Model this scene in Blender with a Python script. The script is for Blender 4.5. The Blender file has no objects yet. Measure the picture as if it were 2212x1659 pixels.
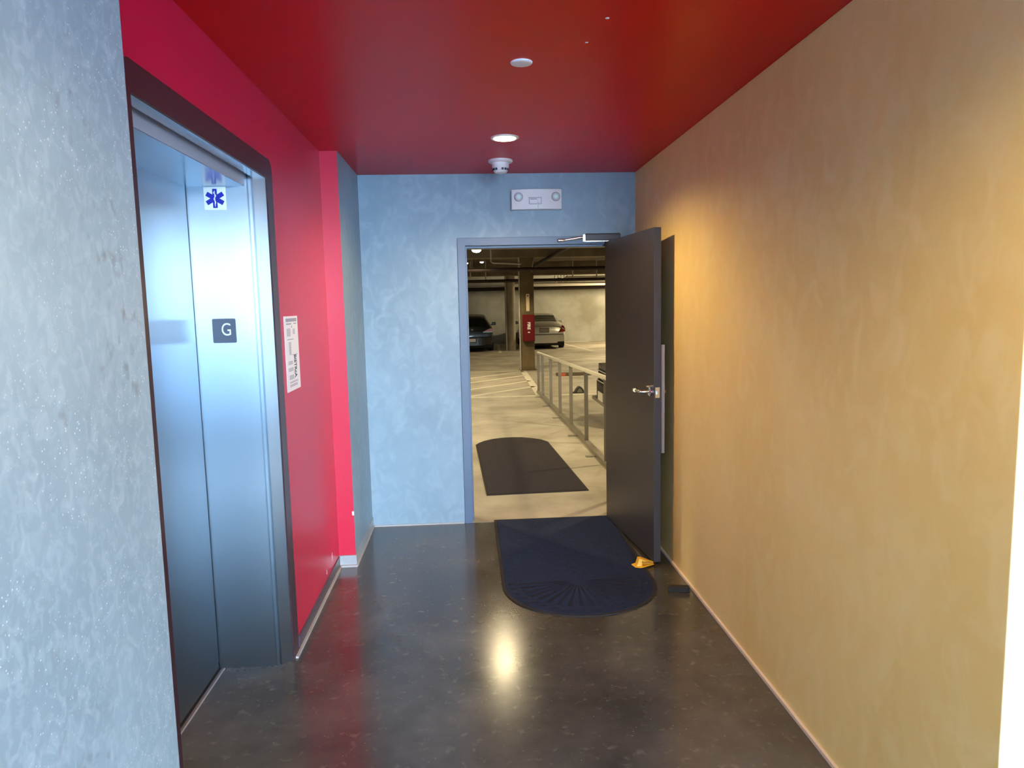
import bpy, bmesh, math, random
from mathutils import Vector, Matrix
random.seed(7)
S = bpy.context.scene
C = S.collection

# ------------------------------------------------------------------ camera
cam_d = bpy.data.cameras.new('camera')
cam = bpy.data.objects.new('camera', cam_d)
C.objects.link(cam)
cam_d.sensor_width = 36.0
cam_d.lens = 36.0 * 1534.0 / 2212.0
cam_d.clip_start = 0.05
cam_d.clip_end = 300
Rr = ((0.99784298, -0.02816287, 0.05929791), (-0.06207407, -0.11089274, 0.99189193), (-0.02135882, -0.99343327, -0.11240173))
m = Matrix.Identity(4)
for i in range(3):
    m[i][0] = Rr[i][0]; m[i][1] = -Rr[i][1]; m[i][2] = -Rr[i][2]
m[2][3] = 1.64
cam.matrix_world = m
S.camera = cam

# ------------------------------------------------------------------ view and world
S.view_settings.view_transform = 'Standard'
S.view_settings.look = 'None'
S.view_settings.exposure = 0.0
S.view_settings.gamma = 1.0
S.view_settings.use_curve_mapping = False

SKY = 50.0
world = bpy.data.worlds.new('daylight_sky')
S.world = world
world.use_nodes = True
nt = world.node_tree
nt.nodes.clear()
wo = nt.nodes.new('ShaderNodeOutputWorld')
bg = nt.nodes.new('ShaderNodeBackground')
tc = nt.nodes.new('ShaderNodeTexCoord')
sx = nt.nodes.new('ShaderNodeSeparateXYZ')
rp = nt.nodes.new('ShaderNodeValToRGB')
rp.color_ramp.elements[0].position = 0.0
rp.color_ramp.elements[0].color = (0.70, 0.86, 1.0, 1)
ne = rp.color_ramp.elements.new(0.16); ne.color = (0.32, 0.62, 1.0, 1)
rp.color_ramp.elements[1].position = 0.6
rp.color_ramp.elements[-1].color = (0.20, 0.44, 0.85, 1)
nt.links.new(tc.outputs['Generated'], sx.inputs[0])
nt.links.new(sx.outputs['Z'], rp.inputs[0])
nt.links.new(rp.outputs[0], bg.inputs['Color'])
bg.inputs['Strength'].default_value = SKY
nt.links.new(bg.outputs[0], wo.inputs[0])

WARM = (1.0, 0.68, 0.27)
GWARM = (1.0, 0.80, 0.46)

# ------------------------------------------------------------------ helpers
def mat(name, col, rough=0.6, metal=0.0, var=0.0, scale=3.0, bump=0.0, bscale=30.0, col2=None, spec=0.5, emis=None, estr=0.0,
        aniso=0.0, coat=0.0, detail=6.0, stretch=None, lo=0.35, hi=0.65):
    M = bpy.data.materials.new(name); M.use_nodes = True
    n = M.node_tree.nodes; l = M.node_tree.links
    b = n['Principled BSDF']
    b.inputs['Base Color'].default_value = (*col, 1)
    b.inputs['Roughness'].default_value = rough
    b.inputs['Metallic'].default_value = metal
    b.inputs['Specular IOR Level'].default_value = spec
    b.inputs['Coat Weight'].default_value = coat
    b.inputs['Anisotropic'].default_value = aniso
    t = n.new('ShaderNodeTexCoord')
    vec = t.outputs['Object']
    if stretch:
        mp = n.new('ShaderNodeMapping'); mp.inputs['Scale'].default_value = stretch
        l.new(vec, mp.inputs[0]); vec = mp.outputs[0]
    if var or col2:
        c2 = col2 if col2 else tuple(max(0, c * (1 - var)) for c in col)
        no = n.new('ShaderNodeTexNoise'); no.inputs['Scale'].default_value = scale
        no.inputs['Detail'].default_value = detail; no.inputs['Roughness'].default_value = 0.6
        r = n.new('ShaderNodeValToRGB')
        r.color_ramp.elements[0].position = lo; r.color_ramp.elements[1].position = hi
        r.color_ramp.elements[0].color = (*c2, 1); r.color_ramp.elements[1].color = (*col, 1)
        l.new(vec, no.inputs['Vector']); l.new(no.outputs['Fac'], r.inputs[0]); l.new(r.outputs[0], b.inputs['Base Color'])
    if bump:
        nb = n.new('ShaderNodeTexNoise'); nb.inputs['Scale'].default_value = bscale; nb.inputs['Detail'].default_value = 5
        bp = n.new('ShaderNodeBump'); bp.inputs['Strength'].default_value = bump; bp.inputs['Distance'].default_value = 0.01
        l.new(vec, nb.inputs['Vector']); l.new(nb.outputs['Fac'], bp.inputs['Height']); l.new(bp.outputs[0], b.inputs['Normal'])
    if emis:
        b.inputs['Emission Color'].default_value = (*emis, 1); b.inputs['Emission Strength'].default_value = estr
    return M

def steel(name, rough=0.36, aniso=0.85, col=(0.66, 0.70, 0.74)):
    M = mat(name, col, rough=rough, metal=1.0, aniso=aniso)
    n = M.node_tree.nodes; l = M.node_tree.links; b = n['Principled BSDF']
    g = n.new('ShaderNodeNewGeometry'); v = n.new('ShaderNodeVectorMath'); v.operation = 'CROSS_PRODUCT'
    v.inputs[1].default_value = (0, 0, 1)
    l.new(g.outputs['True Normal'], v.inputs[0]); l.new(v.outputs[0], b.inputs['Tangent'])
    # faint vertical brushing and smudges
    t = n.new('ShaderNodeTexCoord'); mp = n.new('ShaderNodeMapping'); mp.inputs['Scale'].default_value = (60, 60, 1.2)
    no = n.new('ShaderNodeTexNoise'); no.inputs['Scale'].default_value = 6; no.inputs['Detail'].default_value = 4
    mr = n.new('ShaderNodeMapRange'); mr.inputs['To Min'].default_value = rough * 0.86; mr.inputs['To Max'].default_value = rough * 1.14
    l.new(t.outputs['Object'], mp.inputs[0]); l.new(mp.outputs[0], no.inputs['Vector'])
    l.new(no.outputs['Fac'], mr.inputs['Value']); l.new(mr.outputs[0], b.inputs['Roughness'])
    return M

def plaster(name, base, dark, light, glint=0.0, big=1.1, rough=0.5, spots=None, fine=9, fmix=0.55):
    """trowelled plaster: large cloudy tone, fine mottling, optional glints painted as pale dots and dark scuffs"""
    M = bpy.data.materials.new(name); M.use_nodes = True
    n = M.node_tree.nodes; l = M.node_tree.links; b = n['Principled BSDF']
    t = n.new('ShaderNodeTexCoord')
    mp = n.new('ShaderNodeMapping'); mp.inputs['Scale'].default_value = (1, 1, 0.75); l.new(t.outputs['Object'], mp.inputs[0])
    n1 = n.new('ShaderNodeTexNoise'); n1.inputs['Scale'].default_value = big; n1.inputs['Detail'].default_value = 5; n1.inputs['Roughness'].default_value = 0.6
    n1.inputs['Distortion'].default_value = 0.6
    n2 = n.new('ShaderNodeTexNoise'); n2.inputs['Scale'].default_value = big * fine; n2.inputs['Detail'].default_value = 6; n2.inputs['Distortion'].default_value = 1.0
    l.new(mp.outputs[0], n1.inputs['Vector']); l.new(mp.outputs[0], n2.inputs['Vector'])
    r1 = n.new('ShaderNodeValToRGB'); r1.color_ramp.elements[0].position = 0.36; r1.color_ramp.elements[1].position = 0.66
    r1.color_ramp.elements[0].color = (*dark, 1); r1.color_ramp.elements[1].color = (*base, 1)
    r2 = n.new('ShaderNodeValToRGB'); r2.color_ramp.elements[0].position = 0.45; r2.color_ramp.elements[1].position = 0.72
    r2.color_ramp.elements[0].color = (0, 0, 0, 1); r2.color_ramp.elements[1].color = (1, 1, 1, 1)
    l.new(n1.outputs['Fac'], r1.inputs[0]); l.new(n2.outputs['Fac'], r2.inputs[0])
    mx = n.new('ShaderNodeMix'); mx.data_type = 'RGBA'
    mm = n.new('ShaderNodeMath'); mm.operation = 'MULTIPLY'; mm.inputs[1].default_value = fmix
    l.new(r2.outputs[0], mm.inputs[0]); l.new(mm.outputs[0], mx.inputs[0])
    l.new(r1.outputs[0], mx.inputs[6]); mx.inputs[7].default_value = (*light, 1)
    out = mx.outputs[2]
    if glint:  # glints on the plaster, put into the colour as pale dots
        n3 = n.new('ShaderNodeTexVoronoi'); n3.inputs['Scale'].default_value = 85
        n4 = n.new('ShaderNodeTexNoise'); n4.inputs['Scale'].default_value = 4.5
        r3 = n.new('ShaderNodeValToRGB'); r3.color_ramp.elements[0].position = 0.0; r3.color_ramp.elements[1].position = 0.2
        r3.color_ramp.elements[0].color = (1, 1, 1, 1); r3.color_ramp.elements[1].color = (0, 0, 0, 1)
        r4 = n.new('ShaderNodeValToRGB'); r4.color_ramp.elements[0].position = 0.40; r4.color_ramp.elements[1].position = 0.56
        l.new(t.outputs['Object'], n3.inputs['Vector']); l.new(t.outputs['Object'], n4.inputs['Vector'])
        l.new(n3.outputs['Distance'], r3.inputs[0]); l.new(n4.outputs['Fac'], r4.inputs[0])
        m2 = n.new('ShaderNodeMath'); m2.operation = 'MULTIPLY'; l.new(r3.outputs[0], m2.inputs[0]); l.new(r4.outputs[0], m2.inputs[1])
        m3 = n.new('ShaderNodeMath'); m3.operation = 'MULTIPLY'; m3.inputs[1].default_value = glint; l.new(m2.outputs[0], m3.inputs[0])
        mx2 = n.new('ShaderNodeMix'); mx2.data_type = 'RGBA'; l.new(m3.outputs[0], mx2.inputs[0]); l.new(out, mx2.inputs[6])
        mx2.inputs[7].default_value = (0.85, 0.87, 0.86, 1); out = mx2.outputs[2]
    if spots:
        n5 = n.new('ShaderNodeTexNoise'); n5.inputs['Scale'].default_value = 30; n5.inputs['Detail'].default_value = 6
        n6 = n.new('ShaderNodeTexNoise'); n6.inputs['Scale'].default_value = 3.0
        l.new(mp.outputs[0], n5.inputs['Vector']); l.new(t.outputs['Object'], n6.inputs['Vector'])
        r5 = n.new('ShaderNodeValToRGB'); r5.color_ramp.elements[0].position = 0.57; r5.color_ramp.elements[1].position = 0.72
        r6 = n.new('ShaderNodeValToRGB'); r6.color_ramp.elements[0].position = 0.55; r6.color_ramp.elements[1].position = 0.7
        l.new(n5.outputs['Fac'], r5.inputs[0]); l.new(n6.outputs['Fac'], r6.inputs[0])
        m5 = n.new('ShaderNodeMath'); m5.operation = 'MULTIPLY'; l.new(r5.outputs[0], m5.inputs[0]); l.new(r6.outputs[0], m5.inputs[1])
        mx3 = n.new('ShaderNodeMix'); mx3.data_type = 'RGBA'; l.new(m5.outputs[0], mx3.inputs[0]); l.new(out, mx3.inputs[6])
        mx3.inputs[7].default_value = (*spots, 1); out = mx3.outputs[2]
    l.new(out, b.inputs['Base Color'])
    b.inputs['Roughness'].default_value = rough
    bp = n.new('ShaderNodeBump'); bp.inputs['Strength'].default_value = 0.18; bp.inputs['Distance'].default_value = 0.004
    l.new(n2.outputs['Fac'], bp.inputs['Height']); l.new(bp.outputs[0], b.inputs['Normal'])
    return M

class MB:
    def __init__(self): self.v = []; self.f = []; self.mi = []
    def add(self, vs, fs, mi=0):
        o = len(self.v); self.v += [tuple(v) for v in vs]
        self.f += [tuple(i + o for i in f) for f in fs]; self.mi += [mi] * len(fs); return self
    def box(self, x0, x1, y0, y1, z0, z1, mi=0, M=None):
        vs = [Vector(p) for p in ((x0,y0,z0),(x1,y0,z0),(x1,y1,z0),(x0,y1,z0),(x0,y0,z1),(x1,y0,z1),(x1,y1,z1),(x0,y1,z1))]
        if M: vs = [M @ v for v in vs]
        fs = [(0,3,2,1),(4,5,6,7),(0,1,5,4),(1,2,6,5),(2,3,7,6),(3,0,4,7)]
        return self.add(vs, fs, mi)
    def prism(self, poly, axis, a, b, mi=0, M=None):
        """poly in the two other axes (x,y,z order), extruded along axis from a to b"""
        def P(p, t):
            if axis == 'x': return Vector((t, p[0], p[1]))
            if axis == 'y': return Vector((p[0], t, p[1]))
            return Vector((p[0], p[1], t))
        n = len(poly)
        vs = [P(p, a) for p in poly] + [P(p, b) for p in poly]
        if M: vs = [M @ v for v in vs]
        fs = [tuple(range(n))[::-1], tuple(range(n, 2*n))] + [(i, (i+1) % n, n + (i+1) % n, n + i) for i in range(n)]
        return self.add(vs, fs, mi)
    def tube(self, pts, r, n=10, mi=0, caps=True):
        pts = [Vector(p) for p in pts]; rings = []
        for i, p in enumerate(pts):
            a = pts[max(0, i-1)]; b = pts[min(len(pts)-1, i+1)]; d = (b - a).normalized()
            u = d.cross(Vector((0,0,1)))
            if u.length < 1e-3: u = d.cross(Vector((1,0,0)))
            u.normalize(); w = d.cross(u)
            rr = r[i] if isinstance(r, (list, tuple)) else r
            rings.append([p + (u*math.cos(2*math.pi*k/n) + w*math.sin(2*math.pi*k/n))*rr for k in range(n)])
        vs = [v for rg in rings for v in rg]; fs = []
        for i in range(len(pts)-1):
            for k in range(n):
                fs.append((i*n+k, i*n+(k+1) % n, (i+1)*n+(k+1) % n, (i+1)*n+k))
        if caps:
            fs.append(tuple(range(n))[::-1]); fs.append(tuple(range((len(pts)-1)*n, len(pts)*n)))
        return self.add(vs, fs, mi)
    def lathe(self, prof, c, n=32, axis='z', mi=0):
        vs = []
        for (r, h) in prof:
            for k in range(n):
                a = 2*math.pi*k/n; x, y = r*math.cos(a), r*math.sin(a)
                vs.append((c[0]+x, c[1]+y, c[2]+h) if axis == 'z' else ((c[0]+x, c[1]+h, c[2]+y) if axis == 'y' else (c[0]+h, c[1]+x, c[2]+y)))
        fs = []
        for i in range(len(prof)-1):
            for k in range(n):
                fs.append((i*n+k, i*n+(k+1) % n, (i+1)*n+(k+1) % n, (i+1)*n+k))
        fs.append(tuple(range(n))[::-1]); fs.append(tuple(range((len(prof)-1)*n, len(prof)*n)))
        return self.add(vs, fs, mi)
    def build(self, name, mats, parent=None, bevel=0.0, smooth=False, seg=2, loc=None):
        me = bpy.data.meshes.new(name)
        me.from_pydata(self.v, [], self.f)
        if not isinstance(mats, (list, tuple)): mats = [mats]
        for mm in mats: me.materials.append(mm)
        for p, mi in zip(me.polygons, self.mi): p.material_index = mi
        bm = bmesh.new(); bm.from_mesh(me)
        bmesh.ops.recalc_face_normals(bm, faces=bm.faces); bm.to_mesh(me); bm.free()
        me.update()
        o = bpy.data.objects.new(name, me); C.objects.link(o)
        if parent:
            o.parent = parent
            o.matrix_parent_inverse = Matrix.Translation(parent.location).inverted()
        if smooth:
            me.polygons.foreach_set('use_smooth', [True]*len(me.polygons)); me.update()
            e = o.modifiers.new('edge', 'EDGE_SPLIT'); e.split_angle = math.radians(38)
        if bevel:
            b = o.modifiers.new('bevel', 'BEVEL'); b.width = bevel; b.segments = seg; b.limit_method = 'ANGLE'
        return o

def thing(name, label, cat, loc=(0,0,0), group=None):
    o = bpy.data.objects.new(name, None); C.objects.link(o); o.location = loc; o.empty_display_size = 0.1
    o['label'] = label; o['category'] = cat
    if group: o['group'] = group
    return o
def tag(o, label, cat, group=None, kind=None):
    o['label'] = label; o['category'] = cat
    if group: o['group'] = group
    if kind: o['kind'] = kind
    return o
def struct(o, label=None):
    o['kind'] = 'structure'
    if label: o['label'] = label
    return o
def text_part(name, s, size, M, mt, parent, depth=0.0006, sx=1.0, align='CENTER', bold=0.0):
    cu = bpy.data.curves.new(name, 'FONT'); cu.body = s; cu.size = size; cu.extrude = depth; cu.align_x = align; cu.align_y = 'CENTER'
    cu.offset = bold
    to = bpy.data.objects.new(name, cu); C.objects.link(to)
    bpy.context.view_layer.update()
    dg = bpy.context.evaluated_depsgraph_get()
    me = bpy.data.meshes.new_from_object(to.evaluated_get(dg))
    bpy.data.objects.remove(to); bpy.data.curves.remove(cu)
    me.transform(M @ Matrix.Diagonal((sx, 1, 1, 1)))
    me.materials.clear(); me.materials.append(mt); me.name = name
    o = bpy.data.objects.new(name, me); C.objects.link(o)
    if parent:
        o.parent = parent; o.matrix_parent_inverse = Matrix.Translation(parent.location).inverted()
    return o
# orientation matrices for flat signs: facing -Y, facing +X
def face_my(x, y, z): return Matrix(((1,0,0,x),(0,0,-1,y),(0,1,0,z),(0,0,0,1)))
def face_px(x, y, z): return Matrix(((0,0,1,x),(1,0,0,y),(0,1,0,z),(0,0,0,1)))

# ------------------------------------------------------------------ materials
GREY = plaster('grey_plaster', (0.275,0.36,0.40), (0.21,0.28,0.315), (0.35,0.435,0.475), glint=0.95, big=1.8, rough=0.38, spots=(0.13,0.15,0.15), fine=20, fmix=0.75)
GREYB = plaster('grey_plaster_back', (0.225,0.32,0.395), (0.175,0.255,0.32), (0.28,0.38,0.46), big=1.2, rough=0.45)
OCHRE = plaster('ochre_plaster', (0.93,0.76,0.34), (0.84,0.64,0.25), (0.95,0.81,0.42), big=0.9, rough=0.5)
REDW = mat('red_wall_paint', (0.54,0.009,0.045), rough=0.32, spec=0.5, var=0.08, scale=1.5, bump=0.03, bscale=180)
REDC = mat('red_ceiling_paint', (0.60,0.002,0.003), rough=0.33, spec=0.14, var=0.06, scale=1.2, bump=0.02, bscale=200)
WHITEW = mat('white_wall_paint', (0.85,0.85,0.85), rough=0.5, var=0.03)
DARKP = mat('dark_border_paint', (0.045,0.018,0.024), rough=0.3, var=0.1)
CHAR = mat('charcoal_door_paint', (0.040,0.036,0.041), rough=0.42, var=0.12, scale=2.5)
CHARE = mat('frame_paint', (0.07,0.105,0.18), rough=0.38, var=0.08)
STEEL = steel('brushed_steel', rough=0.30, aniso=0.95, col=(0.30,0.355,0.40))
STEEL2 = mat('header_steel', (0.55,0.58,0.62), rough=0.22, metal=1.0)
CHROME = mat('chrome', (0.8,0.8,0.8), rough=0.2, metal=1)
BRASS = mat('brass', (0.65,0.55,0.25), rough=0.35, metal=1)
BLACK = mat('black_gap', (0.006,0.006,0.007), rough=0.7)
BLACKR = mat('black_rubber', (0.012,0.010,0.010), rough=0.75, var=0.2, bump=0.2, bscale=120)
WHITEP = mat('white_plastic', (0.80,0.80,0.80), rough=0.4)
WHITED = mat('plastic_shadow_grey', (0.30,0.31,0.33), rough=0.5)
PAPER = mat('paper', (0.78,0.80,0.86), rough=0.45)
INKG = mat('grey_ink', (0.30,0.33,0.42), rough=0.6)
INKD = mat('dark_ink', (0.03,0.04,0.08), rough=0.6)
NAVYS = mat('sign_slate', (0.07,0.085,0.12), rough=0.35)
STARB = mat('star_blue', (0.004,0.01,0.32), rough=0.4)
SIGNW = mat('sign_white', (0.86,0.88,0.86), rough=0.4)
YEL = mat('yellow_plastic', (0.85,0.48,0.02), rough=0.4)
CAULK = mat('caulk', (0.42,0.40,0.40), rough=0.5, var=0.2, scale=9)
METALB = mat('baseboard_metal', (0.42,0.43,0.45), rough=0.4, metal=0.3, var=0.2, scale=6)
LAMP = mat('lamp_lens', (1,1,1), rough=0.5, emis=(1.0,0.86,0.62), estr=9.0)
GLAMP = mat('garage_lamp_lens', (1,1,1), rough=0.5, emis=(1.0,0.93,0.62), estr=14.0)
LEDL = mat('lamp_head_lens', (0.75,0.95,0.9), rough=0.2, spec=0.8)

# polished floor
FLOORM = bpy.data.materials.new('polished_concrete'); FLOORM.use_nodes = True
n = FLOORM.node_tree.nodes; l = FLOORM.node_tree.links; b = n['Principled BSDF']
t = n.new('ShaderNodeTexCoord')
a1 = n.new('ShaderNodeTexNoise'); a1.inputs['Scale'].default_value = 1.4; a1.inputs['Detail'].default_value = 8; a1.inputs['Roughness'].default_value = 0.65; a1.inputs['Distortion'].default_value = 0.1
a2 = n.new('ShaderNodeTexNoise'); a2.inputs['Scale'].default_value = 22; a2.inputs['Detail'].default_value = 4; a2.inputs['Distortion'].default_value = 0.4
a3 = n.new('ShaderNodeTexVoronoi'); a3.inputs['Scale'].default_value = 26
for x in (a1, a2, a3): l.new(t.outputs['Object'], x.inputs['Vector'])
r1 = n.new('ShaderNodeValToRGB'); r1.color_ramp.elements[0].position = 0.35; r1.color_ramp.elements[1].position = 0.7
r1.color_ramp.elements[0].color = (0.040,0.037,0.034,1); r1.color_ramp.elements[1].color = (0.105,0.095,0.084,1)
r2 = n.new('ShaderNodeValToRGB'); r2.color_ramp.elements[0].position = 0.60; r2.color_ramp.elements[1].position = 0.74
r2.color_ramp.elements[0].color = (0,0,0,1); r2.color_ramp.elements[1].color = (0.5,0.5,0.5,1)
r3 = n.new('ShaderNodeValToRGB'); r3.color_ramp.elements[0].position = 0.035; r3.color_ramp.elements[1].position = 0.07
r3.color_ramp.elements[0].color = (0.6,0.6,0.6,1); r3.color_ramp.elements[1].color = (0,0,0,1)
l.new(a1.outputs['Fac'], r1.inputs[0]); l.new(a2.outputs['Fac'], r2.inputs[0]); l.new(a3.outputs['Distance'], r3.inputs[0])
x1 = n.new('ShaderNodeMix'); x1.data_type = 'RGBA'; l.new(r2.outputs[0], x1.inputs[0]); l.new(r1.outputs[0], x1.inputs[6]); x1.inputs[7].default_value = (0.16,0.145,0.125,1)
x2 = n.new('ShaderNodeMix'); x2.data_type = 'RGBA'; l.new(r3.outputs[0], x2.inputs[0]); l.new(x1.outputs[2], x2.inputs[6]); x2.inputs[7].default_value = (0.3,0.28,0.24,1)
l.new(x2.outputs[2], b.inputs['Base Color']); 
mr = n.new('ShaderNodeMapRange'); mr.inputs['From Min'].default_value = 0.3; mr.inputs['From Max'].default_value = 0.7
mr.inputs['To Min'].default_value = 0.165; mr.inputs['To Max'].default_value = 0.215
l.new(a1.outputs['Fac'], mr.inputs['Value']); l.new(mr.outputs[0], b.inputs['Roughness'])
b.inputs['Specular IOR Level'].default_value = 0.85

GFLOOR = mat('garage_floor_concrete', (0.54,0.50,0.42), rough=0.62, col2=(0.30,0.265,0.20), scale=1.1, bump=0.05, bscale=20, detail=8)
GWALL = mat('garage_wall_concrete', (0.52,0.53,0.50), rough=0.8, col2=(0.30,0.29,0.24), scale=0.7, detail=8)
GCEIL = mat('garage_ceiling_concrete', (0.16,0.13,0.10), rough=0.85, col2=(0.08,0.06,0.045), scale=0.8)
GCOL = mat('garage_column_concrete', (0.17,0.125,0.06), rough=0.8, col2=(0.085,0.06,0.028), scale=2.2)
GCOL2 = mat('round_column_concrete', (0.34,0.31,0.25), rough=0.8, col2=(0.24,0.2,0.15), scale=2.0)
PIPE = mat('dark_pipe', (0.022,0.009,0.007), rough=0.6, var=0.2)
PIPEL = mat('galvanised_pipe', (0.45,0.42,0.38), rough=0.5, metal=0.3)
DUCT = mat('painted_duct', (0.60,0.56,0.50), rough=0.6, var=0.1)
LINEW = mat('white_road_paint', (0.78,0.74,0.62), rough=0.6, var=0.15, scale=8)
REDCAB = mat('red_cabinet', (0.12,0.001,0.002), rough=0.5, spec=0.3)
RAILM = mat('rail_galvanised', (0.33,0.30,0.24), rough=0.45, metal=0.5, var=0.2)
RAILT = mat('rail_top_lit', (0.88,0.84,0.72), rough=0.4, metal=0.1)  # paler copy of the rail metal; light on the top rail put into colour
MATM = None

# ------------------------------------------------------------------ setting: hall
ZC = 2.57; XR = 1.24; YB = 5.23; XL = -0.86; XG = -0.755
struct(MB().box(-1.35, 6.0, -1.6, YB+0.15, -0.15, 0.0).build('floor', FLOORM))
struct(MB().box(-1.35, 6.0, -6.65, -1.6, -0.15, 0.0).build('floor_lobby', mat('lobby_concrete', (0.30,0.30,0.30), rough=0.5, var=0.2)))
struct(MB().box(-1.6, 5.6, -1.6, YB, ZC, ZC+0.2).build('ceiling', REDC))
struct(MB().box(-1.6, 5.6, -6.0, -1.6, 3.0, 3.2).box(-1.6,5.6,-1.75,-1.6,ZC,3.2).build('ceiling_lobby', WHITEW))
struct(MB().prism([(-6.0,0.0),(1.72,0.0),(1.72,ZC),(-1.6,ZC),(-1.6,3.0),(-6.0,3.0)], 'x', -1.6, XG).build('wall_left', GREY, bevel=0.004))
# red wall round the lift opening
w = MB()
w.prism([(1.72,0.0),(1.95,0.0),(1.95,2.235),(3.24,2.235),(3.24,0.0),(4.43,0.0),(4.43,ZC),(1.72,ZC)], 'x', -1.12, XL)
struct(w.build('wall_left_red', REDW))
struct(MB().box(-1.6, -1.12, 3.24, 4.43, 0, ZC).box(-1.6,-1.12,1.72,1.95,0,ZC).box(-1.6,-1.3,1.95,3.24,0,ZC).box(-1.3,-1.12,1.95,3.24,2.235,ZC).build('wall_shaft', GREYB))
# far pilaster: red front, grey side
pl = MB(); pl.box(-1.6, XG, 4.43, YB, 0.0, ZC)
pl.mi[2] = 1
struct(pl.build('wall_left_far', [GREYB, REDW]))
# right block: ochre long face, white end
rb = MB(); rb.box(XR, 5.5, 1.515, YB, 0.0, ZC); rb.mi[2] = 1
struct(rb.build('wall_right', [OCHRE, WHITEW], bevel=0.003))
struct(MB().box(5.5, 5.6, -6.0, 1.515, 0, 3.0).build('wall_lobby_right', WHITEW))
struct(MB().box(-1.6, 0.1, -6.15, -6.0, 0, 3.2).build('wall_rear', GREYB))
# back wall with the door opening (also closes the garage)
bw = MB(); OX0, OX1, OZ = -0.005, 1.066, 2.075
bw.prism([(-8,0),(OX0-0.02,0),(OX0-0.02,OZ+0.02),(OX1+0.02,OZ+0.02),(OX1+0.02,0),(9,0),(9,3.1),(-8,3.1)], 'y', YB, YB+0.15)
struct(bw.build('wall_back', GREYB))
# outdoor ground behind the camera
struct(MB().box(-60, 60, -80, -6.65, -0.2, -0.02).build('ground', mat('outdoor_paving', (0.5,0.5,0.5), rough=0.8, var=0.15)))
# baseboards
struct(MB().box(XL-0.002, XL+0.006, 3.33, 4.424, 0, 0.07).build('baseboard_left', mat('dark_baseboard', (0.07,0.055,0.07), rough=0.35)))
struct(MB().box(XL+0.006, XL+0.018, 3.24, 4.40, 0, 0.010).build('trim_1', CAULK))
struct(MB().box(XL, XG+0.006, 4.418, 4.43, 0, 0.072).box(XG, XG+0.006, 4.43, YB, 0, 0.072).build('baseboard_pilaster', METALB))
struct(MB().box(XL+0.01, XG+0.012, 4.404, 4.418, 0, 0.012).box(XG+0.006, XG+0.014, 4.418, YB, 0, 0.010).box(XG+0.014, -0.07, YB-0.01, YB, 0, 0.010).build('trim_2', CAULK))
struct(MB().box(XR-0.012, XR, 1.53, YB, 0, 0.014).build('baseboard_right', mat('pale_trim', (0.75,0.66,0.58), rough=0.5)))
# scratches in the red paint
sc = MB(); sc.box(XL, XL+0.0008, 4.21, 4.214, 0.115, 0.17).box(XL, XL+0.0008, 4.04, 4.044, 0.10, 0.125)
struct(sc.build('trim_6', mat('bare_plaster', (0.7,0.6,0.62), rough=0.7)))
sc = MB(); sc.box(-0.7665, XG+0.0006, 4.4296, 4.4305, 0.33, 0.356)
struct(sc.build('trim_7', WHITEP))
# small white discs on the ceiling
cp = MB()
cp.lathe([(0.006,-0.0012),(0.006,0)], (0.455,2.66,ZC), n=7); cp.lathe([(0.007,-0.0012),(0.007,0)], (0.487,2.44,ZC), n=7)
struct(cp.build('trim_3', WHITEP))

# ------------------------------------------------------------------ lift (structure: door_1)
lift = bpy.data.objects.new('door_1', None); C.objects.link(lift); lift.location = (-1.0, 2.6, 0); lift['kind'] = 'structure'; lift['label'] = 'brushed steel lift entrance in the red wall'
Yf, Yn = 3.18, 2.012
# dark painted border with rounded corners
o_, i_ = [], []
def arc(cx, cz, r, a0, a1, k=6): return [(cx + r*math.cos(math.radians(a0+(a1-a0)*t/k)), cz + r*math.sin(math.radians(a0+(a1-a0)*t/k))) for t in range(k+1)]
outer = [(3.312,0.0)] + arc(3.312-0.045, 2.292-0.045, 0.045, 0, 90) + arc(1.925+0.045, 2.292-0.045, 0.045, 90, 180) + [(1.925,0.0)]
inner = [(1.968,0.0),(1.968,2.205),(3.222,2.205),(3.222,0.0)]
MB().prism(outer+inner, 'x', XL-0.001, XL+0.005).build('border', DARKP, lift)
# far jamb: flat reveal, small step and splayed nose
MB().prism([(-1.185,Yf),(-0.930,Yf),(-0.926,Yf+0.010),(-0.915,Yf+0.010),(-0.905,Yf+0.006),(-0.862,Yf+0.042),(-0.862,Yf+0.06),(-1.185,Yf+0.06)], 'z', 0.0, 2.235).build('jamb', STEEL, lift)
MB().prism([(-1.185,Yn),(-0.930,Yn),(-0.926,Yn-0.010),(-0.905,Yn-0.006),(-0.862,Yn-0.036),(-0.862,Yn-0.06),(-1.185,Yn-0.06)], 'z', 0.0, 2.235).build('jamb', STEEL, lift)
MB().box(-1.185, -0.942, Yn, Yf, 2.165, 2.222).build('header', STEEL2, lift)
MB().box(-0.942, -0.938, Yn, Yf, 2.165, 2.222).build('header_fascia', mat('fascia_steel', (0.42,0.43,0.50), rough=0.55, metal=0.3), lift)
MB().box(-0.908, -0.861, 1.97, 3.222, 2.203, 2.233).build('header_lip', STEEL2, lift)
MB().box(-0.938, -0.893, Yn, Yf, 2.224, 2.233).build('header_gap', BLACK, lift)
MB().box(-1.215, -1.188, Yn+0.005, 2.575, 0.008, 2.20).build('door_panel', STEEL, lift, bevel=0.003)
MB().box(-1.205, -1.184, 2.581, Yf-0.008, 0.008, 2.20).build('door_panel', STEEL, lift, bevel=0.002)
MB().box(-1.30, -1.216, Yn-0.03, Yf+0.03, 0.0, 2.235).build('shaft_lining', BLACK, lift)
MB().box(-1.216, -1.176, Yn, Yf, -0.002, 0.003).build('sill', BLACK, lift)
MB().box(-1.176, -1.165, Yn, Yf, -0.002, 0.003).build('sill_trim', mat('sill_brown', (0.14,0.11,0.10), rough=0.5), lift)
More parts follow.
